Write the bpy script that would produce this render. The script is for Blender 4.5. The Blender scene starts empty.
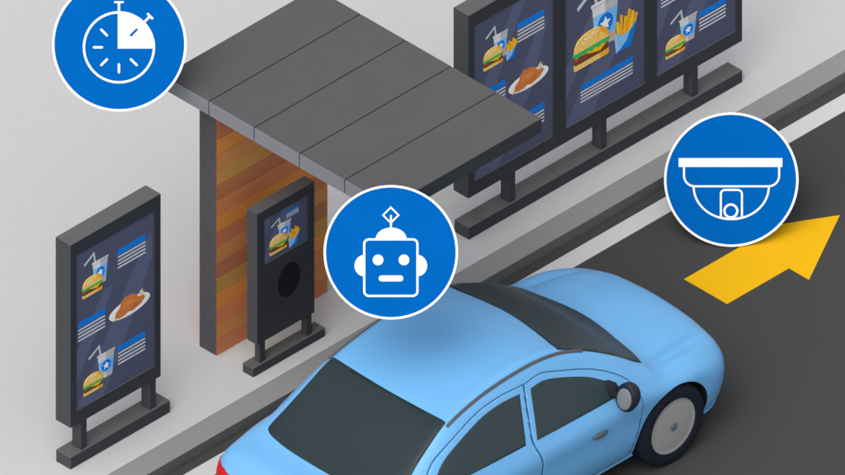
import bpy, bmesh, math, random
from mathutils import Vector, Matrix
from mathutils.bvhtree import BVHTree
random.seed(4)
S = bpy.context.scene
COL = S.collection
R = math.radians

# ------------------------------------------------------------------ camera
# true isometric view, looking along (+1,+1,-1); +X runs up the road, -Y is the road side
cam = bpy.data.cameras.new("camera"); cam_o = bpy.data.objects.new("camera", cam); COL.objects.link(cam_o)
cam.type = 'ORTHO'; cam.ortho_scale = 845 / (110 / math.sqrt(2 / 3))
cam.clip_start = 0.1; cam.clip_end = 400
UX = Vector((1, -1, 0)).normalized(); UY = Vector((1, 1, 2)).normalized(); UN = Vector((-1, -1, 1)).normalized()
# point on the pavement plane that the middle of the picture looks at
_d = (422.5 - 216.5) / 95.26; _s = (356 - 237.5) / 55.0
mid = Vector(((_s + _d) / 2, (_s - _d) / 2, 0))
cam_o.matrix_world = Matrix.Translation(mid + UN * 25) @ Matrix((UX, UY, UN)).transposed().to_4x4()
S.camera = cam_o

# ------------------------------------------------------------------ light
SUN_EL, SUN_AZ = R(54), math.atan2(-0.36, -0.90)          # direction towards the sun, measured from +X
W = bpy.data.worlds.new("World"); S.world = W; W.use_nodes = True
nt = W.node_tree; nt.nodes.clear()
sky = nt.nodes.new("ShaderNodeTexSky"); sky.sky_type = 'NISHITA'; sky.sun_disc = False
sky.sun_elevation = SUN_EL; sky.sun_rotation = math.pi / 2 - SUN_AZ
sky.dust_density = 3.0; sky.air_density = 1.0; sky.ozone_density = 1.0
hsv = nt.nodes.new("ShaderNodeHueSaturation"); hsv.inputs['Saturation'].default_value = 0.22   # overcast: greyer than a clear sky
bg = nt.nodes.new("ShaderNodeBackground"); bg.inputs[1].default_value = 0.15
wo = nt.nodes.new("ShaderNodeOutputWorld")
nt.links.new(sky.outputs[0], hsv.inputs['Color']); nt.links.new(hsv.outputs[0], bg.inputs[0]); nt.links.new(bg.outputs[0], wo.inputs[0])
sun = bpy.data.lights.new("sun", 'SUN'); sun.energy = 1.25; sun.angle = R(50); sun.color = (1, 0.97, 0.93)
sun_o = bpy.data.objects.new("sun", sun); COL.objects.link(sun_o)
sd = Vector((math.cos(SUN_EL) * math.cos(SUN_AZ), math.cos(SUN_EL) * math.sin(SUN_AZ), math.sin(SUN_EL)))
sun_o.rotation_euler = sd.to_track_quat('Z', 'Y').to_euler(); sun_o.location = sd * 20
S.view_settings.view_transform = 'Standard'; S.view_settings.look = 'None'
S.view_settings.gamma = 1; S.view_settings.use_curve_mapping = False
S.view_settings.exposure = 0.24
KT, KF, KL = 1.26, 0.94, 1.16          # how bright a white top / front / left face comes out: used only to pick base colours

# ------------------------------------------------------------------ materials
def lin(h):
    h = h.lstrip('#'); c = [int(h[i:i + 2], 16) / 255 for i in (0, 2, 4)]
    return [(x / 12.92 if x <= 0.04045 else ((x + 0.055) / 1.055) ** 2.4) for x in c]
MATS = {}
def mat(name, hexc, k=1.0, rough=0.6, var=0.05, scale=12.0, bump=0.0, spec=0.3, stretch=(1, 1, 1), coat=0.0, metal=0.0, detail=4):
    if name in MATS: return MATS[name]
    m = bpy.data.materials.new(name); m.use_nodes = True; n = m.node_tree; b = n.nodes['Principled BSDF']
    c = [min(0.88, x / k) for x in lin(hexc)]
    tc = n.nodes.new('ShaderNodeTexCoord'); mp = n.nodes.new('ShaderNodeMapping'); mp.inputs['Scale'].default_value = stretch
    nz = n.nodes.new('ShaderNodeTexNoise'); nz.inputs['Scale'].default_value = scale; nz.inputs['Detail'].default_value = detail
    rp = n.nodes.new('ShaderNodeValToRGB')
    rp.color_ramp.elements[0].position = 0.3; rp.color_ramp.elements[1].position = 0.7
    rp.color_ramp.elements[0].color = [x * (1 - var) for x in c] + [1]
    rp.color_ramp.elements[1].color = [min(0.9, x * (1 + var)) for x in c] + [1]
    n.links.new(tc.outputs['Object'], mp.inputs[0]); n.links.new(mp.outputs[0], nz.inputs['Vector'])
    n.links.new(nz.outputs['Fac'], rp.inputs[0]); n.links.new(rp.outputs[0], b.inputs['Base Color'])
    b.inputs['Roughness'].default_value = rough; b.inputs['Specular IOR Level'].default_value = spec
    b.inputs['Coat Weight'].default_value = coat; b.inputs['Coat Roughness'].default_value = 0.12; b.inputs['Metallic'].default_value = metal
    if bump:
        bp = n.nodes.new('ShaderNodeBump'); bp.inputs['Strength'].default_value = bump; bp.inputs['Distance'].default_value = 0.01
        n.links.new(nz.outputs['Fac'], bp.inputs['Height']); n.links.new(bp.outputs[0], b.inputs['Normal'])
    MATS[name] = m; return m
def fmat(hexc, k=None):        # printed inks, flat paints and painted sheen seen on front faces
    return mat('ink_' + hexc, hexc, k or KF, rough=0.7, var=0.02, scale=30, spec=0.1)

# ------------------------------------------------------------------ object helpers
def link(name, me, parent=None, loc=None):
    o = bpy.data.objects.new(name, me); COL.objects.link(o)
    if parent: o.parent = parent
    if loc: o.location = loc
    return o
def empty(name, loc, label, cat, group=None):
    o = bpy.data.objects.new(name, None); COL.objects.link(o); o.location = loc; o.empty_display_size = 0.1
    o['label'] = label; o['category'] = cat
    if group: o['group'] = group
    return o
class MB:
    """collects shapes, each with a material, into one mesh"""
    def __init__(s): s.bm = bmesh.new(); s.mats = []
    def mi(s, m):
        if m not in s.mats: s.mats.append(m)
        return s.mats.index(m)
    def box(s, a, b, m, bev=0.0, seg=2):
        t = bmesh.new(); bmesh.ops.create_cube(t, size=1)
        for v in t.verts:
            v.co = Vector([(a[i] + b[i]) / 2 + v.co[i] * (b[i] - a[i]) for i in range(3)])
        if bev: bmesh.ops.bevel(t, geom=t.edges[:], offset=bev, segments=seg, profile=0.6, affect='EDGES')
        s.merge(t, m)
    def merge(s, t, m, smooth=False):
        me = bpy.data.meshes.new('tmp'); t.normal_update()
        for f in t.faces: f.material_index = s.mi(m); f.smooth = smooth
        t.to_mesh(me); t.free(); s.bm.from_mesh(me); bpy.data.meshes.remove(me)
    def prism(s, pts, fr, n0, n1, m):
        """polygon pts (u,v) in frame fr=(O,U,V,N), from height n0 to n1"""
        O, U, V, N = fr; t = bmesh.new()
        lo = [t.verts.new(O + U * p[0] + V * p[1] + N * n0) for p in pts]
        hi = [t.verts.new(O + U * p[0] + V * p[1] + N * n1) for p in pts]
        t.faces.new(hi); t.faces.new(lo[::-1])
        for i in range(len(pts)):
            j = (i + 1) % len(pts); t.faces.new((lo[i], lo[j], hi[j], hi[i]))
        bmesh.ops.recalc_face_normals(t, faces=t.faces)
        bmesh.ops.triangulate(t, faces=[f for f in t.faces if len(f.verts) > 4])
        s.merge(t, m)
    def stroke(s, pts, w, fr, n0, n1, m, closed=False):
        P = [Vector(p) for p in pts]; P = [p for i, p in enumerate(P) if i == 0 or (p - P[i - 1]).length > 1e-7]; n = len(P); L = []; Rr = []
        for i in range(n):
            a = P[i - 1] if (i > 0 or closed) else None; c = P[(i + 1) % n] if (i < n - 1 or closed) else None
            d1 = (P[i] - a).normalized() if a is not None else None; d2 = (c - P[i]).normalized() if c is not None else None
            if d1 is None: d1 = d2
            if d2 is None: d2 = d1
            t = (d1 + d2).normalized(); nn = Vector((-t.y, t.x)); k = 1 / max(0.4, nn.dot(Vector((-d1.y, d1.x))))
            L.append(P[i] + nn * w / 2 * k); Rr.append(P[i] - nn * w / 2 * k)
        O, U, V, N = fr; t = bmesh.new()
        q = [[t.verts.new(O + U * p.x + V * p.y + N * h) for p in A] for h in (n0, n1) for A in (L, Rr)]
        for i in range(n if closed else n - 1):
            j = (i + 1) % n
            t.faces.new((q[2][i], q[3][i], q[3][j], q[2][j])); t.faces.new((q[0][j], q[1][j], q[1][i], q[0][i]))
            t.faces.new((q[0][i], q[2][i], q[2][j], q[0][j])); t.faces.new((q[1][j], q[3][j], q[3][i], q[1][i]))
        if not closed:
            for i in (0, n - 1): t.faces.new((q[0][i], q[1][i], q[3][i], q[2][i]))
        bmesh.ops.recalc_face_normals(t, faces=t.faces); s.merge(t, m)
    def tube(s, a, b, r, m, seg=16, r2=None):
        a = Vector(a); b = Vector(b); t = bmesh.new()
        bmesh.ops.create_cone(t, cap_ends=True, segments=seg, radius1=r, radius2=r if r2 is None else r2, depth=(b - a).length)
        M = Matrix.Translation((a + b) / 2) @ (b - a).to_track_quat('Z', 'Y').to_matrix().to_4x4()
        bmesh.ops.transform(t, matrix=M, verts=t.verts); s.merge(t, m)
    def build(s, name, parent=None, loc=None, smooth=None):
        me = bpy.data.meshes.new(name); s.bm.to_mesh(me); s.bm.free()
        for m in s.mats: me.materials.append(m)
        if smooth is not None:
            for p in me.polygons: p.use_smooth = True
            me.set_sharp_from_angle(angle=R(smooth))
        return link(name, me, parent, loc)
def ell(cx, cy, rx, ry, a0=0, a1=360, n=32, full=True):
    k = n if full else n + 1
    return [(cx + rx * math.cos(R(a0 + (a1 - a0) * i / n)), cy + ry * math.sin(R(a0 + (a1 - a0) * i / n))) for i in range(k)]
def rrect(x0, y0, x1, y1, r, n=6):
    P = []
    for cx, cy, a in ((x1 - r, y1 - r, 0), (x0 + r, y1 - r, 90), (x0 + r, y0 + r, 180), (x1 - r, y0 + r, 270)):
        P += [(cx + r * math.cos(R(a + 90 * i / n)), cy + r * math.sin(R(a + 90 * i / n))) for i in range(n + 1)]
    return P
def structure(o): o['kind'] = 'structure'; return o

# ------------------------------------------------------------------ the setting
ZR = -0.10                                     # road level; the pavement is z = 0
pave = mat('pavement_concrete', '#d0d0d0', KT * 1.0, rough=0.9, var=0.012, scale=9, bump=0.02, spec=0.1, detail=8)
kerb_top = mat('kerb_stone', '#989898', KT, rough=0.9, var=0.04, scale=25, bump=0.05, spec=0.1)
kerb_face = mat('kerb_face_shaded', '#4f4f4f', KF * .68, rough=0.9, var=0.04, scale=25, spec=0.1)  # darker than the kerb stone: shade on the face put into the colour
asph = mat('asphalt', '#4d4d4d', KT * 1.03, rough=0.92, var=0.03, scale=60, bump=0.025, spec=0.1, detail=8)
paintw = mat('road_paint_white', '#dcdcdc', KT, rough=0.8, var=0.012, scale=40, spec=0.05)
painty = mat('road_paint_yellow', '#f9bf18', KT * .95, rough=0.8, var=0.012, scale=40, spec=0.05)
b = MB(); b.box((-150, -150, -0.5), (150, 150, ZR - 0.004), pave); structure(b.build('ground'))
b = MB(); b.box((-60, -0.51, ZR - 0.003), (60, 60, 0), pave); structure(b.build('pavement'))
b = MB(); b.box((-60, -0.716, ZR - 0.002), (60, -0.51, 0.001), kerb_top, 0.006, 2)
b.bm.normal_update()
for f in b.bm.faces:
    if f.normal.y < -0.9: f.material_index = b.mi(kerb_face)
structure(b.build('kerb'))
b = MB(); b.box((-60, -6.4, ZR - 0.0035), (60, -0.716, ZR), asph); structure(b.build('road'))
b = MB(); b.box((-60, -0.972, ZR), (60, -0.812, ZR + 0.004), paintw); structure(b.build('road_edge_line'))
b = MB()
b.prism([(3.25, -1.659), (3.25, -2.11), (3.9, -2.11), (3.9, -2.32), (4.65, -1.894), (3.9, -1.46), (3.9, -1.659)],
        (Vector((0, 0, ZR)), Vector((1, 0, 0)), Vector((0, 1, 0)), Vector((0, 0, 1))), 0, 0.004, painty)
structure(b.build('road_arrow_marking'))

# ------------------------------------------------------------------ poster art (flat prints and painted sheen on the menu screens)
X, Y, Z = Vector((1, 0, 0)), Vector((0, 1, 0)), Vector((0, 0, 1))
NAVY = fmat('#484c62', KF * .9); NAVY_SHEEN = fmat('#525872', KF * .9)
MM = 0.0006
class Art:
    def __init__(s, fr, u, v, w, h, layer): s.fr, s.u, s.v, s.w, s.h, s.l, s.mb = fr, u, v, w, h, layer, MB()
    def P(s, pts): return [(s.u + p[0] * s.w, s.v + p[1] * s.h) for p in pts]
    def poly(s, pts, hexc, l=0, k=None): z = (s.l + l) * MM; s.mb.prism(s.P(pts), s.fr, 0.0002, z + 0.0003, fmat(hexc, k))
def wave(x0, x1, y, amp, n, ph=0):
    return [(x0 + (x1 - x0) * i / (n * 6), y - amp * abs(math.sin(math.pi * (i / 6 + ph)))) for i in range(n * 6 + 1)]
def burger(par, fr, u, v, w, h, l=8):
    a = Art(fr, u, v, w, h, l)
    a.poly([(0.03, 0.0), (0.97, 0.0), (1.0, 0.05), (1.0, 0.2), (0, 0.2), (0, .05)], '#fac46a')
    a.poly([(0.78, 0.0), (0.97, 0.0), (1.0, 0.05), (1.0, 0.2), (0.70, 0.2)], '#eda431', 1)
    a.poly(rrect(0.01, 0.17, 0.99, 0.40, 0.05), '#70402c', 2)
    a.poly([(0.02, 0.30), (0.3, 0.28), (0.98, 0.36), (0.98, 0.44), (0.02, 0.44)], '#dd4634', 3)
    a.poly([(0.10, 0.40), (0.30, 0.36), (0.46, 0.40), (0.40, 0.30), (0.1, 0.3)], '#70402c', 4)
    a.poly([(0.30, 0.40), (0.52, 0.30), (0.74, 0.24), (0.86, 0.33), (0.96, 0.42), (0.9, .46), (0.3, .46)], '#f8b617', 5)
    a.poly(wave(0.0, 0.999, 0.44, 0.07, 5) + [(1.03, 0.46), (1.0, 0.56), (0.0, 0.56), (-0.03, 0.46)], '#35b25a', 6)
    dome = [(0.5 + 0.5 * math.copysign(abs(math.cos(t)) ** 0.8, math.cos(t)), 0.53 + 0.47 * abs(math.sin(t)) ** 0.9) for t in [math.pi * i / 24 for i in range(25)]]
    a.poly(dome, '#fbc46b', 7)
    a.poly([p for p in dome if p[0] > 0.72] + [(0.60, 0.53), (0.70, 0.72), (0.73, 0.86)], '#eca637', 8)
    for x, y in ((.25, .74), (.36, .80), (.30, .84), (.42, .88), (.52, .89), (.60, .87), (.46, .80)):
        a.poly(ell(x, y, .025, .018, n=8), '#fff2d8', 9)
    return a.mb.build('burger_picture', par)
def cup(par, fr, u, v, w, h, l=1):
    """w,h: size of the cup body; the bent straw rises above it"""
    a = Art(fr, u, v, w, h, l)
    body = lambda y: (0.13 * (1 - y) + 0.03, 0.97 - 0.13 * (1 - y))
    def band(y0, y1, c, l): x0, x1 = body(y0); x2, x3 = body(y1); a.poly([(x0, y0), (x1, y0), (x3, y1), (x2, y1)], c, l)
    a.poly([(0.24, 0.98), (0.14, 1.42), (-0.50, 1.12), (-0.46, 1.04), (0.08, 1.30), (0.14, .98)][::-1], '#b9c6c8', 0)
    band(0, 0.93, '#d6d6d8', 1)
    a.poly(rrect(0, 0.92, 1, 1.0, 0.03), '#dcdcdc', 1)
    band(0.20, 0.72, '#8dc3f2', 2)
    for y0, y1, c in ((0, .2, '#b4b4b6'), (.2, .72, '#70b3ea'), (.72, .93, '#b4b4b6')):
        a.poly([(.5, y0), (body(y0)[1], y0), (body(y1)[1], y1), (.5, y1)], c, 3)
    a.poly([(.5, .92), (1, .92), (1, 1), (.5, 1)], '#bcbcbe', 3)
    a.poly(ell(.5, .47, .27, .21, n=24), '#0674d2', 4)
    st = []
    for i in range(10):
        r = 1 if i % 2 == 0 else 0.48; t = R(90 + 36 * i); st.append((.5 + .2 * r * math.cos(t), .46 + .155 * r * math.sin(t)))
    a.poly(st, '#eef2f6', 5)
    return a.mb.build('drink_cup_picture', par)
def fries(par, fr, u, v, w, h, l=9):
    a = Art(fr, u, v, w, h, l); rr = random.Random(3)
    for i, (x, t, lean) in enumerate(((.10, .62, -.10), (.22, .80, -.04), (.34, .93, .0), (.46, .84, .06), (.58, .97, .1), (.70, .88, .12), (.80, .78, .16), (.28, .70, .05), (.52, .74, 0), (.66, .70, .1))):
        a.poly([(x - .055, .35), (x + .055, .35), (x + lean + .055, t), (x + lean - .045, t + .03)], '#fcc02c' if i % 2 else '#f3a11c', i % 3)
    a.poly([(.10, 0), (.72, 0), (.98, .62), (.70, .44), (.45, .40), (.22, .46), (.02, .62)], '#0b76d4', 3)
    a.poly([(.10, 0), (.26, .05), (.56, .22), (.68, .44), (.45, .40), (.22, .46), (.10, .54)], '#7fbcf0', 4)
    a.poly([(.10, 0), (.18, .04), (.12, .53), (.02, .62)], '#a9b8ee', 5)
    return a.mb.build('fries_picture', par)
def plate(par, fr, u, v, w, h, l=1):
    a = Art(fr, u, v, w, h, l)
    a.poly(ell(.5, .40, .5, .40, n=40), '#f4f1ea')
    a.poly(ell(.5, .41, .43, .32, n=40), '#d9d5cc', 1)
    a.poly(ell(.5, .40, .42, .30, n=40), '#ece8df', 2)
    a.poly([(.14, .22), (.24, .12), (.38, .12), (.46, .20), (.58, .14), (.78, .26), (.88, .46), (.86, .60), (.72, .66), (.66, .84), (.54, .96), (.44, .93), (.40, 1.0),
            (.36, .88), (.30, .82), (.26, .62), (.16, .44)], '#c9763a', 3)
    a.poly([(.30, .40), (.40, .52), (.52, .46), (.62, .60), (.56, .72), (.44, .74), (.34, .62)], '#d68344', 4)
    a.poly([(.52, .24), (.66, .26), (.74, .38), (.62, .42)], '#b9672f', 4)
    a.poly([(.72, .64), (.76, .86), (.82, .92), (.80, .80), (.86, .78), (.80, .62)], '#d8c9a4', 4)
    a.poly([(.12, .22), (.06, .20), (.10, .12), (.16, .14), (.2, .18)], '#d8c9a4', 4)
    return a.mb.build('fried_chicken_picture', par)
def text(par, fr, u, v, w, h, l=1):
    a = Art(fr, u, v, w, h, l)
    a.poly([(0, .71), (1, .71), (1, 1), (0, 1)], '#0a74d2')
    for i in range(4):
        y = .60 - i * .18; a.poly([(0, y - .035), (1, y - .035), (1, y + .045), (0, y + .045)], '#c5c7cf')
    return a.mb.build('price_block', par)
def screen(par, fr, w, h, sheen_bands):
    b = MB(); b.prism([(0, 0), (w, 0), (w, h), (0, h)], fr, -0.012, 0.0, NAVY)
    for s in sheen_bands: b.prism(s, fr, 0.0001, 0.0004, NAVY_SHEEN)  # diagonal glare on the screen, painted as lighter bands
    return b.build('screen', par)

DK_F, DK_L, DK_T = '#2d2e34', '#4b4c51', '#666666'  # one dark steel, with light and shade painted per face direction
m_front = mat('dark_front_shaded', DK_F, KF * .95, rough=0.55, var=0.03, scale=8, spec=0.25)
m_side = mat('grey_side_half_lit', DK_L, KL * 1.15, rough=0.6, var=0.03, scale=8, spec=0.25)
m_top = mat('grey_top_lit', DK_T, KT, rough=0.6, var=0.03, scale=8, spec=0.2)
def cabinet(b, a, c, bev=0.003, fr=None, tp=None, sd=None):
    """steel box: light painted by face, charcoal front and back, mid grey sides, brighter top"""
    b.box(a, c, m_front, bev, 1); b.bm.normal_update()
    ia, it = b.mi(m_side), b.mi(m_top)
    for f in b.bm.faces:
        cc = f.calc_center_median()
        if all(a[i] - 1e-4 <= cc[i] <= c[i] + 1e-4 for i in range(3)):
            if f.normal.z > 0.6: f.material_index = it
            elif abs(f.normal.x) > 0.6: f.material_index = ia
def framed(b, w, d, z0, z1, sx0, sx1, sz0, sz1, rec=0.012):
    """cabinet with a shallow recess for the screen in its front (front face y=0, depth +y)"""
    y1 = rec + 0.004
    cabinet(b, (0, y1, z0), (w, d, z1), 0)
    cabinet(b, (0, 0, z0), (sx0, y1, z1), 0); cabinet(b, (sx1, 0, z0), (w, y1, z1), 0)
    cabinet(b, (sx0, 0, z0), (sx1, y1, sz0), 0); cabinet(b, (sx0, 0, sz1), (sx1, y1, z1), 0)

def sheen_bands(h, variant=0):
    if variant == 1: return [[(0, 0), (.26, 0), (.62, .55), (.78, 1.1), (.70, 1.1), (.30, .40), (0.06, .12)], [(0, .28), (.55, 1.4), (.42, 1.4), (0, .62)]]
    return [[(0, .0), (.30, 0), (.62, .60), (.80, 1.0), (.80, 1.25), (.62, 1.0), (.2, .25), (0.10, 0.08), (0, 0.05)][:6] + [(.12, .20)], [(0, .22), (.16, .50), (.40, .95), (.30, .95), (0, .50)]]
def menu_board(loc, w, label, group, content, legs, base=(0, 0), sheenv=0):
    t = empty('menu_board', loc, label, 'menu board', group)
    z0, z1 = 0.375, 2.035; sx0, sx1 = 0.062, w - 0.062; sz0, sz1 = z0 + 0.122, z1 - 0.122
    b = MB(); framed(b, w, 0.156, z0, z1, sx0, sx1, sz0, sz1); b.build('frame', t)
    fr = (Vector((sx0, 0.009, sz0)), X, Z, -Y)
    s = screen(t, fr, sx1 - sx0, sz1 - sz0, sheen_bands(1.415, sheenv))
    content(s, fr)
    for lx in legs:
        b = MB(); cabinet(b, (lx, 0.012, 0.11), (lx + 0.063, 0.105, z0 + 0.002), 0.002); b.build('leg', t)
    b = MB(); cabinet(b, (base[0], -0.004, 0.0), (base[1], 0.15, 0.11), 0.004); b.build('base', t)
    return t
def design_left(s, fr):
    cup(s, fr, .172, 1.03, .17, .225); burger(s, fr, .069, .977, .205, .168)
    text(s, fr, .443, 1.066, .29, .176); text(s, fr, .026, .606, .283, .176); text(s, fr, .444, .189, .286, .176)
    plate(s, fr, .35, .590, .43, .19)
    cup(s, fr, .226, .150, .185, .23); burger(s, fr, .082, .086, .20, .165)
def design_first(s, fr):
    cup(s, fr, .206, 0.985, .155, .225); burger(s, fr, .103, .944, .20, .175); fries(s, fr, .33, .926, .125, .175)
    text(s, fr, .462, 1.022, .28, .176); text(s, fr, .055, .585, .281, .176); text(s, fr, .462, .175, .28, .176)
    plate(s, fr, .367, .560, .42, .19)
def design_mid(s, fr):
    cup(s, fr, .276, .555, .295, .42); burger(s, fr, .093, .463, .365, .30); fries(s, fr, .504, .42, .255, .335)
    text(s, fr, .166, .144, .546, .162)
    text(s, fr, .166, 1.12, .546, .162)
def design_last(s, fr):
    text(s, fr, .053, .585, .281, .176); cup(s, fr, .242, .152, .186, .225); burger(s, fr, .10, .095, .20, .165)
    text(s, fr, .453, .176, .278, .176); plate(s, fr, .367, .560, .42, .19); text(s, fr, .453, 1.03, .278, .176)
    cup(s, fr, .172, 1.03, .17, .225); burger(s, fr, .069, .977, .205, .168)

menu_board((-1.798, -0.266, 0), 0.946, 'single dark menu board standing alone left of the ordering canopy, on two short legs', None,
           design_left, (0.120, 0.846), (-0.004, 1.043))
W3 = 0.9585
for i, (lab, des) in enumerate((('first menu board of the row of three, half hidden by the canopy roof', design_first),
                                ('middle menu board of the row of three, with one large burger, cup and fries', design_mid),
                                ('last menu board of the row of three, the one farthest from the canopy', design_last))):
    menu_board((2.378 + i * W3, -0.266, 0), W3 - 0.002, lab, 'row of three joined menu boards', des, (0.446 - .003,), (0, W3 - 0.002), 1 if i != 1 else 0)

# ------------------------------------------------------------------ ordering kiosk
t = empty('ordering_kiosk', (0.0, -0.387, 0), 'slim dark ordering kiosk with small screen and round speaker before the wooden wall', 'kiosk')
kx, kz0, kz1 = 0.040, 0.272, 1.460
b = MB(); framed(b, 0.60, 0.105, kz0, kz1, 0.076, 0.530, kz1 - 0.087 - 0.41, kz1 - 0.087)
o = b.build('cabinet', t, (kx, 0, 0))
fr = (Vector((kx + 0.076, 0.009, kz1 - 0.497)), X, Z, -Y)
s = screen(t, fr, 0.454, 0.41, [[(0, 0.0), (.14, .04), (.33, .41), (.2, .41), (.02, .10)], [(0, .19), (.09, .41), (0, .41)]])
cup(s, fr, .147, .13, .142, .152); burger(s, fr, .063, .043, .177, .155); fries(s, fr, .253, .022, .122, .165); text(s, fr, .239, .297, .129, .062)
m_spk = mat('speaker_black', '#17181a', KF, rough=0.8, var=0.3, scale=220, spec=0.1)
b = MB(); fk = (Vector((kx + .334, 0, kz0 + .43)), X, Z, -Y)
b.prism(ell(0, 0, .116, .150, n=48), fk, -0.004, 0.002, m_spk)
b.build('speaker', t)
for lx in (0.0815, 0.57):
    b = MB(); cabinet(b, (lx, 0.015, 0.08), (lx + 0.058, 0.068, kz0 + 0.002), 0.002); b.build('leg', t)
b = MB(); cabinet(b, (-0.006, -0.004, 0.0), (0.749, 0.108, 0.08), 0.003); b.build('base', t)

# ------------------------------------------------------------------ canopy: one wood-clad wall carrying a flat cantilevered roof
t = empty('ordering_canopy', (0, 0, 0), 'wood clad wall with a flat grey cantilevered roof of five panels beside the lane', 'canopy')
WH = 2.38
m_post = mat('wall_end_grey', '#4b4c51', KL, rough=0.7, var=0.04, scale=10)
woods = []
for i, h in enumerate(('#8f5538', '#8c6634', '#9a5c3b', '#a2652e', '#946138', '#845036')):
    woods.append(mat('wood_board_%d' % i, h, 0.49, rough=0.65, var=0.06, scale=3.5, bump=0.08, spec=0.2, stretch=(1.2, 8, 26), detail=6))
b = MB(); b.box((0.0, 0.014, 0), (1.166, 0.168, WH), m_post); b.build('wall_core', t)
def cladding(y0, y1, name):
    end = mat('wood_end_grain', '#8a5238', KL * 1.2, rough=.8, var=.1, scale=20)
    b = MB(); n = 17; hh = WH / n; rr = random.Random(11); last = -1
    for i in range(n):
        z0 = i * hh; cuts = [0.0, 1.166]
        for a, c in zip(cuts, cuts[1:]):
            k = (0, 4, 2, 3, 1, 5, 4, 0, 3, 2, 5, 1, 4, 3, 0, 2, 5)[i]
            b.box((a + (0.0008 if a else -0.0), y0, z0 + 0.0018), (c, y1, z0 + hh - 0.0018), woods[k], 0.0015, 1)
    b.bm.normal_update(); ie = b.mi(end)
    for f in b.bm.faces:
        if abs(f.normal.x) > .6: f.material_index = ie
    return b.build(name, t)
cladding(0.0, 0.014, 'wood_cladding'); cladding(0.168, 0.180, 'wood_cladding')
RX0, RX1, RY0, RY1, RZ = -0.228, 1.368, -2.048, 0.330, 2.5
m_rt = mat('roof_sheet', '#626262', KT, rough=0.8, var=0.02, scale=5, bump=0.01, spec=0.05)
m_rl = mat('roof_fascia_lit', '#83858a', KL, rough=0.6, var=0.03, scale=6, spec=0.2)  # sunlit left edge painted lighter; the other roof edges painted dark
m_seam = mat('roof_joint_dark', '#35363a', KT, rough=0.8)
np_ = 5; pw = (RY1 - RY0) / np_
for i in range(np_):
    y0 = RY0 + i * pw + (0.004 if i else 0); y1 = RY0 + (i + 1) * pw - (0.004 if i < np_ - 1 else 0)
    b = MB(); b.box((RX0, y0, RZ - 0.125), (RX1, y1, RZ), m_rt, 0.002, 1); b.bm.normal_update()
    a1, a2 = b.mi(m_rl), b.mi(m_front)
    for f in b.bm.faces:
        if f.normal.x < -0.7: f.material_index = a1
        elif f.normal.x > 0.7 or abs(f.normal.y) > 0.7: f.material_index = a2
    b.build('roof_panel', t)
b = MB(); b.box((RX0 + .003, RY0 + .02, RZ - 0.118), (RX1 - .003, RY1 - .02, RZ - 0.004), m_seam); b.build('roof_core', t)

# ------------------------------------------------------------------ round icon signs
BLUE = mat('sign_blue', '#0473d3', 1.65, rough=0.7, var=0.01, scale=5, spec=0.0)
WHITE = mat('sign_white', '#ffffff', 1.25, rough=0.5, var=0.0, spec=0.15)
METAL = mat('bracket_steel', '#77797d', 1.0, rough=0.5, metal=0.4)
def sign(a_, b_, c_, label, icon, stem, group='round blue icon signs'):
    z = (b_ + c_) / 3; Sx = z - c_; pos = Vector(((Sx + a_) / 2, (Sx - a_) / 2, z))
    t = empty('icon_sign', pos, label, 'sign', group)
    fr = (Vector((0, 0, 0)), UX, UY, UN)
    b = MB(); b.prism(ell(0, 0, 0.482, 0.482, n=96), fr, -0.022, 0.0, BLUE); b.build('disc', t)
    b = MB(); b.stroke(ell(0, 0, 0.4905, 0.4905, n=128), 0.018, fr, -0.025, 0.004, WHITE, closed=True); b.build('rim', t, smooth=40)
    b = MB(); icon(b, fr); b.build('symbol', t)
    b = MB()
    for p, q, r in stem: b.tube(p - pos, q - pos, r, METAL)
    b.build('support_bracket', t)
    return t, pos
def icon_timer(b, fr):
    k = 1 / 134.7; H = 0.002; c = (-.4 * k, -3 * k); q = lambda x, y: (c[0] + x * k, c[1] + y * k)
    st = lambda pts, w, cl=False, h=H, m=WHITE: b.stroke([q(*p) for p in pts], w * k, fr, 0.0, h, m, closed=cl)
    st(ell(0, 0, 35, 35, n=64), 2.4, True)
    b.prism([q(-1.2, -1.2)] + [q(*p) for p in ell(0, 0, 34.6, 34.6, -2, 92, n=20, full=False)], fr, 0, H * 0.9, WHITE)
    st([(0, 36), (0, 45.5)], 2.4); st([(-4.8, 45.2), (4.8, 45.2)], 2.0, h=H * 1.2)
    s2 = .7071; st([(35.5 * s2, 35.5 * s2), (44 * s2, 44 * s2)], 2.4)
    st([(44 * s2 - 4 * s2, 44 * s2 + 4 * s2), (44 * s2 + 4 * s2, 44 * s2 - 4 * s2)], 2.4, h=H * 1.2)
    for d in (135, 180, 225, 270, 315, 45):
        x, y = math.cos(R(d)), math.sin(R(d)); st([(17 * x, 17 * y), (25 * x, 25 * y)], 2.4, h=H * (1.6 if d == 45 else 1), m=BLUE if d == 45 else WHITE)
        for rr_ in (17, 25): b.prism([q(*p) for p in ell(rr_ * x, rr_ * y, 1.2, 1.2, n=10)], fr, 0, H * (1.58 if d == 45 else .98), BLUE if d == 45 else WHITE)
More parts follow.
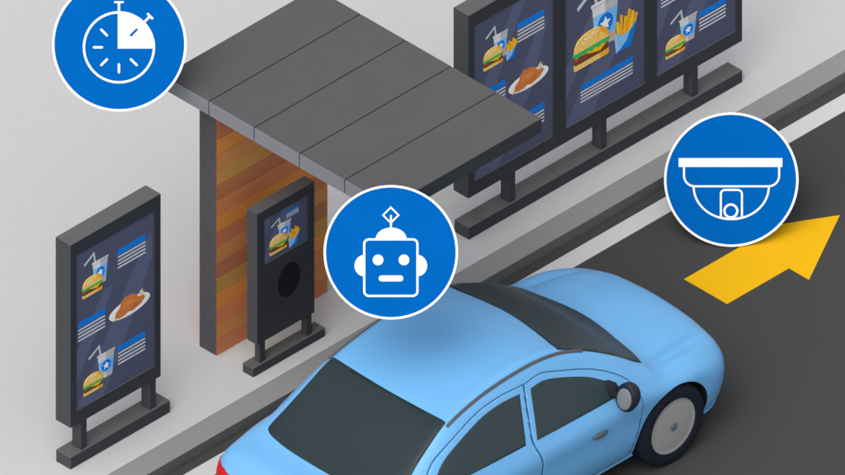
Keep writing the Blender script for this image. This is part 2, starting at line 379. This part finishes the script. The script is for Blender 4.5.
def icon_robot(b, fr):
    k = 1 / 400; q = lambda p: ((p[0] - 240) * k, (244.5 - p[1]) * k); H = 0.002
    P = lambda pts, h=H: b.prism([q(p) for p in pts], fr, 0, h, WHITE)
    b.stroke([q(p) for p in rrect(161, 206, 319, 374, 14)], 6.5 * k, fr, 0, H, WHITE, closed=True)
    P(ell(202, 267, 16, 16)); P(ell(279, 267, 16, 16)); P(rrect(204, 313, 277, 331, 8.5))
    P(ell(162, 284, 30, 32, 90, 270, 20, False), H * .9); P(ell(318, 284, 30, 32, -90, 90, 20, False), H * .9)
    P(ell(241, 205, 46, 34, 180, 360, 20, False), H * .8)
    b.stroke([q((240.5, 173)), q((240.5, 134))], 6 * k, fr, 0, H * 1.1, WHITE)
    b.stroke([q(p) for p in ((240, 111), (263, 134), (240, 157), (217, 134))], 5 * k, fr, 0, H, WHITE, closed=True)
def icon_camera(b, fr):
    k = 1 / 376.5; q = lambda p: ((p[0] - 255.2) * k, (250.4 - p[1]) * k); H = 0.002
    b.prism([q(p) for p in ((108, 190), (398, 190), (398, 215), (108, 215))], fr, 0, H, WHITE)
    st = lambda pts, w=5.8, cl=False, h=H: b.stroke([q(p) for p in pts], w * k, fr, 0, h, WHITE, closed=cl)
    st([(123, 214)] + ell(153, 239, 30, 30, 180, 90, 8, False) + ell(359, 239, 30, 30, 90, 0, 8, False) + [(389, 214)], h=H * .9)
    st(ell(255, 270, 105, 91, 180, 0, 32, False), h=H * .8)
    st([(226, 359), (226, 290)] + ell(238, 290, 12, 11, 180, 270, 6, False) + ell(273, 290, 12, 11, 270, 360, 6, False) + [(285, 290), (285, 359)], h=H * 1.1)
    st(ell(254, 338, 18, 18, n=32), 6.5, True, H * 1.2); st([(230, 357), (254, 361), (281, 357)], 5, h=H * 1.3)
def back(p, L): return p - UN * L
def signpos(a_, b_, c_):
    z = (b_ + c_) / 3; Sx = z - c_; return Vector(((Sx + a_) / 2, (Sx - a_) / 2, z))
A = (-1.020, 5.669, 3.1); p = signpos(*A); q = Vector((RX0 + .10, RY1 - .10, RZ - .06))
sign(*A, 'round blue sign with a white stopwatch, at the left corner of the canopy roof', icon_timer, [(back(p, .02), back(p, .10), .03), (back(p, .10), q, .018)])
A = (1.830, 1.885, 5.4); p = signpos(*A); q = Vector((RX0 + .12, RY0 + .08, RZ - .06))
sign(*A, 'round blue sign with a white robot face, at the canopy roof end above the car', icon_robot, [(back(p, .02), back(p, .10), .03), (back(p, .10), q, .018)])
A = (5.404, 3.207, 3 * 0.318 - 3.207); p = signpos(*A); q = back(p, .70)
sign(*A, 'round blue sign with a white dome camera, standing on the road by the yellow arrow', icon_camera, [(back(p, .02), back(p, .08), .03), (back(p, .08), Vector((q.x, q.y, ZR + .01)), .018)])

# ------------------------------------------------------------------ car
CB = mat('car_paint_blue', '#6fb2e8', KT * 0.87, rough=0.42, var=0.0, spec=0.25, coat=0.12)
GL = mat('tinted_glass', '#36454a', KT * 1.4, rough=0.35, var=0.0, spec=0.25)
GS = mat('tinted_side_glass', '#36454a', KF * 1.3, rough=0.35, var=0.0, spec=0.25)
RUB = mat('tyre_rubber', '#1b1e2a', KF, rough=0.8, var=0.1, scale=40, spec=0.15)
RIM = mat('wheel_cover_grey', '#8e8e8e', KF * .95, rough=0.5, var=0.02, spec=0.3)
HUB = mat('hub_cap_blue_grey', '#56687c', KF, rough=0.5)
SEAM = mat('door_seam_blue', '#386390', KF * 1.3, rough=0.6)
RAIL = mat('roof_rail_grey', '#5c6066', KT, rough=0.5)
LIN = mat('wheel_arch_dark', '#191a20', KF, rough=0.9)
RED = mat('tail_lamp_red', '#d31117', KF * 1.2, rough=0.5, spec=0.2)
LAMP = mat('head_lamp_clear', '#cfdde6', 1.0, rough=0.2, spec=0.6)
TRIM = mat('mirror_shell_navy', '#20232f', KF, rough=0.5)
MGL = mat('mirror_glass_grey', '#8d8f92', KL, rough=0.3)
car = empty('car', (0.28, -2.42, ZR), 'light blue four door saloon car with dark tinted glass waiting in the lane', 'car')
lo_c = [(0, .20), (.70, .20), (.79, .25), (.850, .40), (.874, .60)]
def cab(p5, p6, p7, p8, dz=0.025, dz2=0.04):
    return lo_c + [p5, p6, p7, p8, (p8[0] * 0.74, p8[1] + dz), (0, p8[1] + dz2)]
ST = [
 (-1.93, [(0, .30), (.58, .30), (.66, .35), (.73, .46), (.76, .58), (.74, .68), (.68, .745), (.58, .77), (.46, .785), (.32, .795), (0, .80)]),
 (-1.82, [(0, .24), (.68, .24), (.77, .30), (.84, .44), (.86, .60), (.835, .74), (.77, .82), (.68, .85), (.56, .865), (.38, .875), (0, .885)]),
 (-1.60, [(0, .20), (.70, .20), (.80, .26), (.865, .42), (.885, .60), (.865, .77), (.80, .855), (.72, .885), (.60, .905), (.42, .92), (0, .93)]),
 (-1.38, cab((.885, .79), (.815, .875), (.74, .945), (.645, 1.00))),
 (-1.12, cab((.888, .78), (.83, .895), (.735, 1.06), (.63, 1.165))),
 (-0.87, cab((.888, .77), (.835, .90), (.715, 1.15), (.61, 1.295))),
 (-0.45, cab((.888, .76), (.838, .90), (.70, 1.19), (.595, 1.385))),
 (-0.05, cab((.888, .76), (.838, .895), (.70, 1.19), (.59, 1.41), .022, .038)),
 (0.25, cab((.888, .76), (.838, .89), (.70, 1.17), (.595, 1.365), .022, .04)),
 (0.55, cab((.888, .76), (.838, .885), (.725, 1.09), (.625, 1.24), .03, .06)),
 (0.82, cab((.888, .76), (.835, .875), (.76, .995), (.67, 1.085), .04, .08)),
 (1.03, cab((.885, .74), (.825, .855), (.77, .91), (.69, .948), .04, .08)),
 (1.20, cab((.885, .72), (.815, .805), (.745, .845), (.65, .878), .045, .085)),
 (1.50, cab((.865, .70), (.80, .775), (.72, .815), (.61, .848), .035, .07)),
 (1.73, [(0, .20), (.68, .20), (.77, .25), (.825, .40), (.845, .55), (.82, .65), (.75, .725), (.67, .765), (.56, .80), (.42, .835), (0, .865)]),
 (1.88, [(0, .22), (.60, .22), (.68, .27), (.735, .40), (.75, .53), (.725, .62), (.66, .68), (.58, .715), (.48, .745), (.35, .775), (0, .80)]),
 (1.97, [(0, .28), (.44, .28), (.52, .32), (.57, .41), (.59, .50), (.57, .57), (.51, .615), (.44, .64), (.36, .66), (.24, .675), (0, .685)]),
]
def cr(p, i, t):
    n = len(p); a, b_, c, d = p[max(i - 1, 0)], p[i], p[i + 1], p[min(i + 2, n - 1)]
    f = lambda a, b, c, d: 0.5 * (2 * b + (c - a) * t + (2 * a - 5 * b + 4 * c - d) * t * t + (3 * b - a - 3 * c + d) * t ** 3)
    return tuple(f(a[k], b_[k], c[k], d[k]) for k in range(len(a)))
def dense(sec, n=5):
    full = [(-y, z) for y, z in sec[::-1][:-1]] + sec          # right roof centre -> bottom -> left roof centre
    out = []
    for i in range(len(full) - 1):
        for j in range(n): out.append(cr(full, i, j / n))
    return out + [full[-1]]
NS = 11
flat = [(x,) + tuple(v for p in s for v in p) for x, s in ST]
rows = []
for i in range(len(flat) - 1):
    for j in range(NS): rows.append(cr(flat, i, j / NS))
rows.append(flat[-1])
bm = bmesh.new(); grid = []
for r_ in rows:
    sec = [(max(0, r_[1 + 2 * k]), r_[2 + 2 * k]) for k in range(11)]
    full = [(0.0 + y, z) for y, z in sec] ; ring = full + [(-y, z) for y, z in sec[::-1][1:-1]]      # closed loop
    n = len(ring); pts = []
    for i in range(n):
        for j in range(9):
            a, b_, c, d = ring[(i - 1) % n], ring[i], ring[(i + 1) % n], ring[(i + 2) % n]; t_ = j / 9
            pts.append(tuple(0.5 * (2 * b_[k] + (c[k] - a[k]) * t_ + (2 * a[k] - 5 * b_[k] + 4 * c[k] - d[k]) * t_ * t_ + (3 * b_[k] - a[k] - 3 * c[k] + d[k]) * t_ ** 3) for k in (0, 1)))
    sst = lambda e0, e1, v: (lambda q: q * q * (3 - 2 * q))(max(0, min(1, (v - e0) / (e1 - e0))))
    xx = r_[0]; y0 = .66 - .06 * sst(1.0, 1.5, xx) - .07 * sst(1.4, 2.0, xx); am = .046 * sst(1.02, 1.35, xx) * (1 - sst(1.50, 1.90, xx))
    q_ = []
    for y, z in pts:                              # pressed swage line along the bonnet edge
        ay = abs(y); f = sst(y0 - .010, y0 + .035, ay) * (1 - sst(y0 + .04, y0 + .16, ay)) if z > .58 else 0
        q_.append((y, z - am * f))
    grid.append([bm.verts.new((xx, y, z)) for y, z in q_])
for A_, B_ in zip(grid, grid[1:]):
    n = len(A_)
    for i in range(n): bm.faces.new((A_[i], A_[(i + 1) % n], B_[(i + 1) % n], B_[i]))
for ring, sx in ((grid[0], -1), (grid[-1], 1)):                 # softly domed ends
    cy = sum(v.co.y for v in ring) / len(ring); cz = 0.52; prev = ring; x0 = ring[0].co.x
    for f_, dx in ((0.8, .030), (0.5, .05), (0.2, .058)):
        cur = [bm.verts.new((x0 + sx * dx, cy + (v.co.y - cy) * f_, cz + (v.co.z - cz) * f_)) for v in ring]
        for i in range(len(ring)): bm.faces.new((prev[i], prev[(i + 1) % len(ring)], cur[(i + 1) % len(ring)], cur[i]))
        prev = cur
    bm.faces.new(prev)
bmesh.ops.recalc_face_normals(bm, faces=bm.faces)
bvh = BVHTree.FromBMesh(bm)
me = bpy.data.meshes.new('body'); bm.to_mesh(me); bm.free()
me.materials.append(CB); me.materials.append(LIN)
WHL = [(1.238, -1), (1.238, 1), (-1.27, -1), (-1.27, 1)]
body = link('body', me, car)
cut = MB()
for wx, s_ in WHL: cut.tube((wx, s_ * .60, .34), (wx, s_ * 1.2, .34), .375, LIN, 64)
cuto = cut.build('cutter'); cuto.data.materials.clear(); cuto.data.materials.append(CB); cuto.data.materials.append(LIN)
for p_ in cuto.data.polygons: p_.material_index = 1
cuto.parent = car
mod = body.modifiers.new('b', 'BOOLEAN'); mod.object = cuto; mod.operation = 'DIFFERENCE'; mod.solver = 'EXACT'
dg = bpy.context.evaluated_depsgraph_get(); nm = bpy.data.meshes.new_from_object(body.evaluated_get(dg))
body.modifiers.clear(); body.data = nm; nm.name = 'body'; bpy.data.objects.remove(cuto)
for p_ in nm.polygons: p_.use_smooth = True
nm.set_sharp_from_angle(angle=R(35))

def patch(name, pts, axis, m, parent, off=0.004, th=0.004, cell=0.035, side=-1, smoothn=3, grow=0):
    """panel laid on the body: outline pts in (x,z) seen from the side or (x,y) seen from above"""
    if smoothn:
        n = len(pts); P = []                      # a third value marks a sharp corner
        for i in range(n):
            a, b_, c, d = pts[i - 1], pts[i], pts[(i + 1) % n], pts[(i + 2) % n]
            if len(b_) > 2: a = (2 * b_[0] - c[0], 2 * b_[1] - c[1])
            if len(c) > 2: d = (2 * c[0] - b_[0], 2 * c[1] - b_[1])
            for j in range(smoothn):
                t_ = j / smoothn
                P.append(tuple(0.5 * (2 * b_[k] + (c[k] - a[k]) * t_ + (2 * a[k] - 5 * b_[k] + 4 * c[k] - d[k]) * t_ * t_ + (3 * b_[k] - a[k] - 3 * c[k] + d[k]) * t_ ** 3) for k in (0, 1)))
        pts = P
    if grow:
        n = len(pts); ar = sum(pts[i][0] * pts[(i + 1) % n][1] - pts[(i + 1) % n][0] * pts[i][1] for i in range(n)); sg = 1 if ar > 0 else -1; Q = []
        for i in range(n):
            a = Vector(pts[i - 1][:2]); b_ = Vector(pts[i][:2]); c = Vector(pts[(i + 1) % n][:2])
            d = ((b_ - a).normalized() + (c - b_).normalized()).normalized(); nn = Vector((d.y, -d.x)) * sg
            k = 1 / max(.5, nn.dot(Vector(((b_ - a).normalized().y, -(b_ - a).normalized().x)) * sg)); Q.append(tuple(b_ + nn * grow * k))
        pts = Q
    t = bmesh.new(); t.faces.new([t.verts.new((p[0], p[1], 0)) for p in pts])
    xs = [p[0] for p in pts]; ys = [p[1] for p in pts]
    for ax, lo, hi in ((0, min(xs), max(xs)), (1, min(ys), max(ys))):
        k = lo + cell
        while k < hi:
            co = [0, 0, 0]; co[ax] = k; no = [0, 0, 0]; no[ax] = 1
            bmesh.ops.bisect_plane(t, geom=t.verts[:] + t.edges[:] + t.faces[:], plane_co=co, plane_no=no); k += cell
    bad = []
    for v in t.verts:
        if axis == 'z': o_ = Vector((v.co.x, v.co.y, 3)); d_ = Vector((0, 0, -1))
        elif axis == 'y': o_ = Vector((v.co.x, side * 3, v.co.y)); d_ = Vector((0, -side, 0))
        else: o_ = Vector((side * 4, v.co.x, v.co.y)); d_ = Vector((-side, 0, 0))
        h, nr, _, _ = bvh.ray_cast(o_, d_)
        if h is None: bad.append(v); continue
        if nr.dot(d_) > 0: nr = -nr
        v.co = h + nr * off
    bmesh.ops.delete(t, geom=bad, context='VERTS')
    t.normal_update()
    if t.faces:
        nn = sum((f.normal * f.calc_area() for f in t.faces), Vector())
        if nn.dot(-d_) < 0: bmesh.ops.reverse_faces(t, faces=t.faces)
    me_ = bpy.data.meshes.new(name); t.to_mesh(me_); t.free(); me_.materials.append(m)
    for p_ in me_.polygons: p_.use_smooth = True
    o = link(name, me_, parent); sm = o.modifiers.new('thick', 'SOLIDIFY'); sm.thickness = th; sm.offset = -1
    return o
def sym(half):      # half outline with y>=0 from rear centre to front centre
    return half + [(p[0], -p[1]) + tuple(p[2:]) for p in half[::-1] if abs(p[1]) > 1e-6]
patch('windscreen', sym([(.37, 0), (.345, .30), (.30, .575, 1), (.36, .588), (.62, .625), (.85, .665), (1.03, .70), (1.07, .66), (1.10, .42), (1.13, .2), (1.14, 0)]), 'z', GL, car)
patch('rear_window', sym([(-1.60, 0), (-1.59, .3), (-1.565, .50), (-1.525, .625), (-1.45, .662), (-1.2, .625), (-.95, .60), (-.885, .59, 1), (-.905, .3), (-.915, 0)]), 'z', GL, car)
FW = [(-.172, .905, 1), (-.125, 1.08), (-.082, 1.252, 1), (.05, 1.255), (.21, 1.21), (.47, 1.105), (.66, .985), (.72, .93), (.68, .886, 1), (.25, .894)]
RW = [(-1.19, .94, 1), (-1.14, 1.03), (-.98, 1.13), (-.64, 1.235), (-.4, 1.265), (-.195, 1.258, 1), (-.24, 1.09), (-.288, .915, 1), (-.7, .925)]
FD = [(-.165, .26, 1), (-.155, .70), (-.205, .90), (-.175, 1.08), (-.125, 1.297, 1), (.05, 1.305), (.22, 1.25), (.50, 1.145), (.72, 1.02), (.84, .90), (.88, .72), (.86, .5), (.80, .26, 1), (.3, .255)]
RD = [(-.85, .27, 1), (-.98, .62), (-1.16, .80), (-1.255, .93), (-1.2, 1.05), (-1.02, 1.16), (-.66, 1.275), (-.4, 1.308), (-.139, 1.300, 1), (-.189, 1.08), (-.219, .90), (-.169, .70), (-.179, .26, 1), (-.5, .255)]
for sd_ in (-1, 1):
    for D, Wn in ((FD, FW), (RD, RW)):
        d_ = patch('door', D, 'y', CB, car, off=0.005, th=0.004, side=sd_, smoothn=4, cell=.02)
        patch('door_gap', D, 'y', SEAM, d_, off=0.0025, th=0.004, side=sd_, smoothn=4, grow=.0085, cell=.02)
        patch('side_window', Wn, 'y', GS, d_, off=0.007, th=0.003, side=sd_, smoothn=4, cell=.02)
        hx = .43 if D is FD else -.62
        hm = bmesh.new(); bmesh.ops.create_uvsphere(hm, u_segments=20, v_segments=12, radius=1)
        h, nr, _, _ = bvh.ray_cast(Vector((hx, sd_ * 3, .69)), Vector((0, -sd_, 0)))
        bmesh.ops.transform(hm, matrix=Matrix.Translation(h + nr * .018) @ Matrix.Diagonal((.078, .016, .024, 1)), verts=hm.verts)
        hb = MB(); hb.merge(hm, RAIL, True); hb.build('handle', d_)
    # roof rail strip
    pts = []
    for i in range(41):
        x = -.90 + i * (1.42 / 40)
        yy = .600 + (0.02 * ((x - .2) / .4) ** 2 if x > .2 else (0.015 * ((x + .4) / .5) ** 2 if x < -.4 else 0))
        h, nr, _, _ = bvh.ray_cast(Vector((x, sd_ * yy, 3)), Vector((0, 0, -1))); pts.append((h, nr))
    rb = bmesh.new(); prev = None
    for h, nr in pts:
        w_ = Vector((0, 1, 0)).cross(nr).cross(nr).normalized() * .013
        cur = [rb.verts.new(h - w_ - nr * .004), rb.verts.new(h - w_ * .8 + nr * .010), rb.verts.new(h + w_ * .8 + nr * .010), rb.verts.new(h + w_ - nr * .004)]
        if prev:
            for i in range(4): rb.faces.new((prev[i], prev[(i + 1) % 4], cur[(i + 1) % 4], cur[i]))
        prev = cur
    bmesh.ops.recalc_face_normals(rb, faces=rb.faces); rm = MB(); rm.merge(rb, RAIL, True); rm.build('roof_rail', car)
    # mirror: rounded shell with a grey glass facing the rear
    mc = Vector((.60, sd_ * 1.0, .985))
    mm = bmesh.new(); bmesh.ops.create_uvsphere(mm, u_segments=28, v_segments=18, radius=1)
    for v in mm.verts:
        if v.co.x < 0: v.co.x *= .25
        v.co.z *= 1 - .12 * (v.co.y * sd_)
    bmesh.ops.transform(mm, matrix=Matrix.Translation(mc) @ Matrix.Rotation(sd_ * R(-22), 4, 'X') @ Matrix.Diagonal((.115, .098, .142, 1)), verts=mm.verts)
    b = MB(); b.merge(mm, TRIM, True); b.tube((.62, sd_ * .83, .93), (.61, sd_ * .95, .96), .022, TRIM); mo = b.build('door_mirror', car); patch('mirror_mount', [(.58, 1.03), (.70, .97), (.66, .895), (.60, .90)], 'y', TRIM, mo, off=.012, th=.01, side=sd_, smoothn=2)
    g = bmesh.new(); bmesh.ops.create_uvsphere(g, u_segments=28, v_segments=14, radius=1)
    bmesh.ops.transform(g, matrix=Matrix.Translation(mc + Vector((-.020, 0, 0))) @ Matrix.Rotation(sd_ * R(-22), 4, 'X') @ Matrix.Diagonal((.010, .070, .108, 1)), verts=g.verts)
    b = MB(); b.merge(g, MGL, True); b.build('mirror_glass', mo)
    # lamps
    patch('tail_light', [(sd_ * .50, .60), (sd_ * .72, .60), (sd_ * .80, .66), (sd_ * .77, .74), (sd_ * .62, .74)], 'x', RED, car, side=-1, cell=.03, off=.006, smoothn=2)
    patch('tail_light', [(-1.93, .60), (-1.80, .60), (-1.76, .66), (-1.80, .74), (-1.93, .74)], 'y', RED, car, side=sd_, cell=.03, off=.006, smoothn=2)
    patch('headlight', [(sd_ * .34, .49), (sd_ * .50, .47), (sd_ * .55, .50), (sd_ * .53, .56), (sd_ * .38, .56)], 'x', LAMP, car, side=1, cell=.03, off=.006, smoothn=2)
patch('front_grille', [(-.30, .33), (.30, .33), (.36, .40), (.30, .46), (-.30, .46), (-.36, .40)], 'x', LIN, car, side=1, cell=.05, off=.005, smoothn=0)

def lathe(prof, seg=64):       # profile (r, y): spun about the wheel axis (local Y)
    t = bmesh.new(); rings = []
    for r, y in prof:
        rings.append([t.verts.new((max(r, 1e-4) * math.cos(2 * math.pi * i / seg), y, max(r, 1e-4) * math.sin(2 * math.pi * i / seg))) for i in range(seg)])
    for A_, B_ in zip(rings, rings[1:]):
        for i in range(seg): t.faces.new((A_[i], A_[(i + 1) % seg], B_[(i + 1) % seg], B_[i]))
    bmesh.ops.remove_doubles(t, verts=t.verts, dist=1e-3 * .4); bmesh.ops.recalc_face_normals(t, faces=t.faces); return t
for wx, s_ in WHL:
    w = bpy.data.objects.new('wheel', None); COL.objects.link(w); w.parent = car; w.location = (wx, s_ * .775, .34); w.empty_display_size = .1
    if s_ > 0: w.rotation_euler = (0, 0, math.pi)
    b = MB(); b.merge(lathe([(.20, .09), (.30, .09), (.33, .075), (.34, .05), (.34, -.05), (.332, -.072), (.31, -.088), (.27, -.094), (.235, -.088), (.22, -.06), (.20, .09)]), RUB, True)
    b.build('tyre', w, smooth=50)
    b = MB(); b.merge(lathe([(0, -.086), (.10, -.086), (.18, -.082), (.222, -.076), (.236, -.082), (.238, -.088), (.243, -.088), (.243, -.06), (.0, -.05)]), RIM, True); b.build('rim', w, smooth=40)
    b = MB(); b.merge(lathe([(0, -.098), (.025, -.097), (.033, -.092), (.035, -.08), (0, -.08)]), HUB, True); b.build('hub_cap', w, smooth=40)
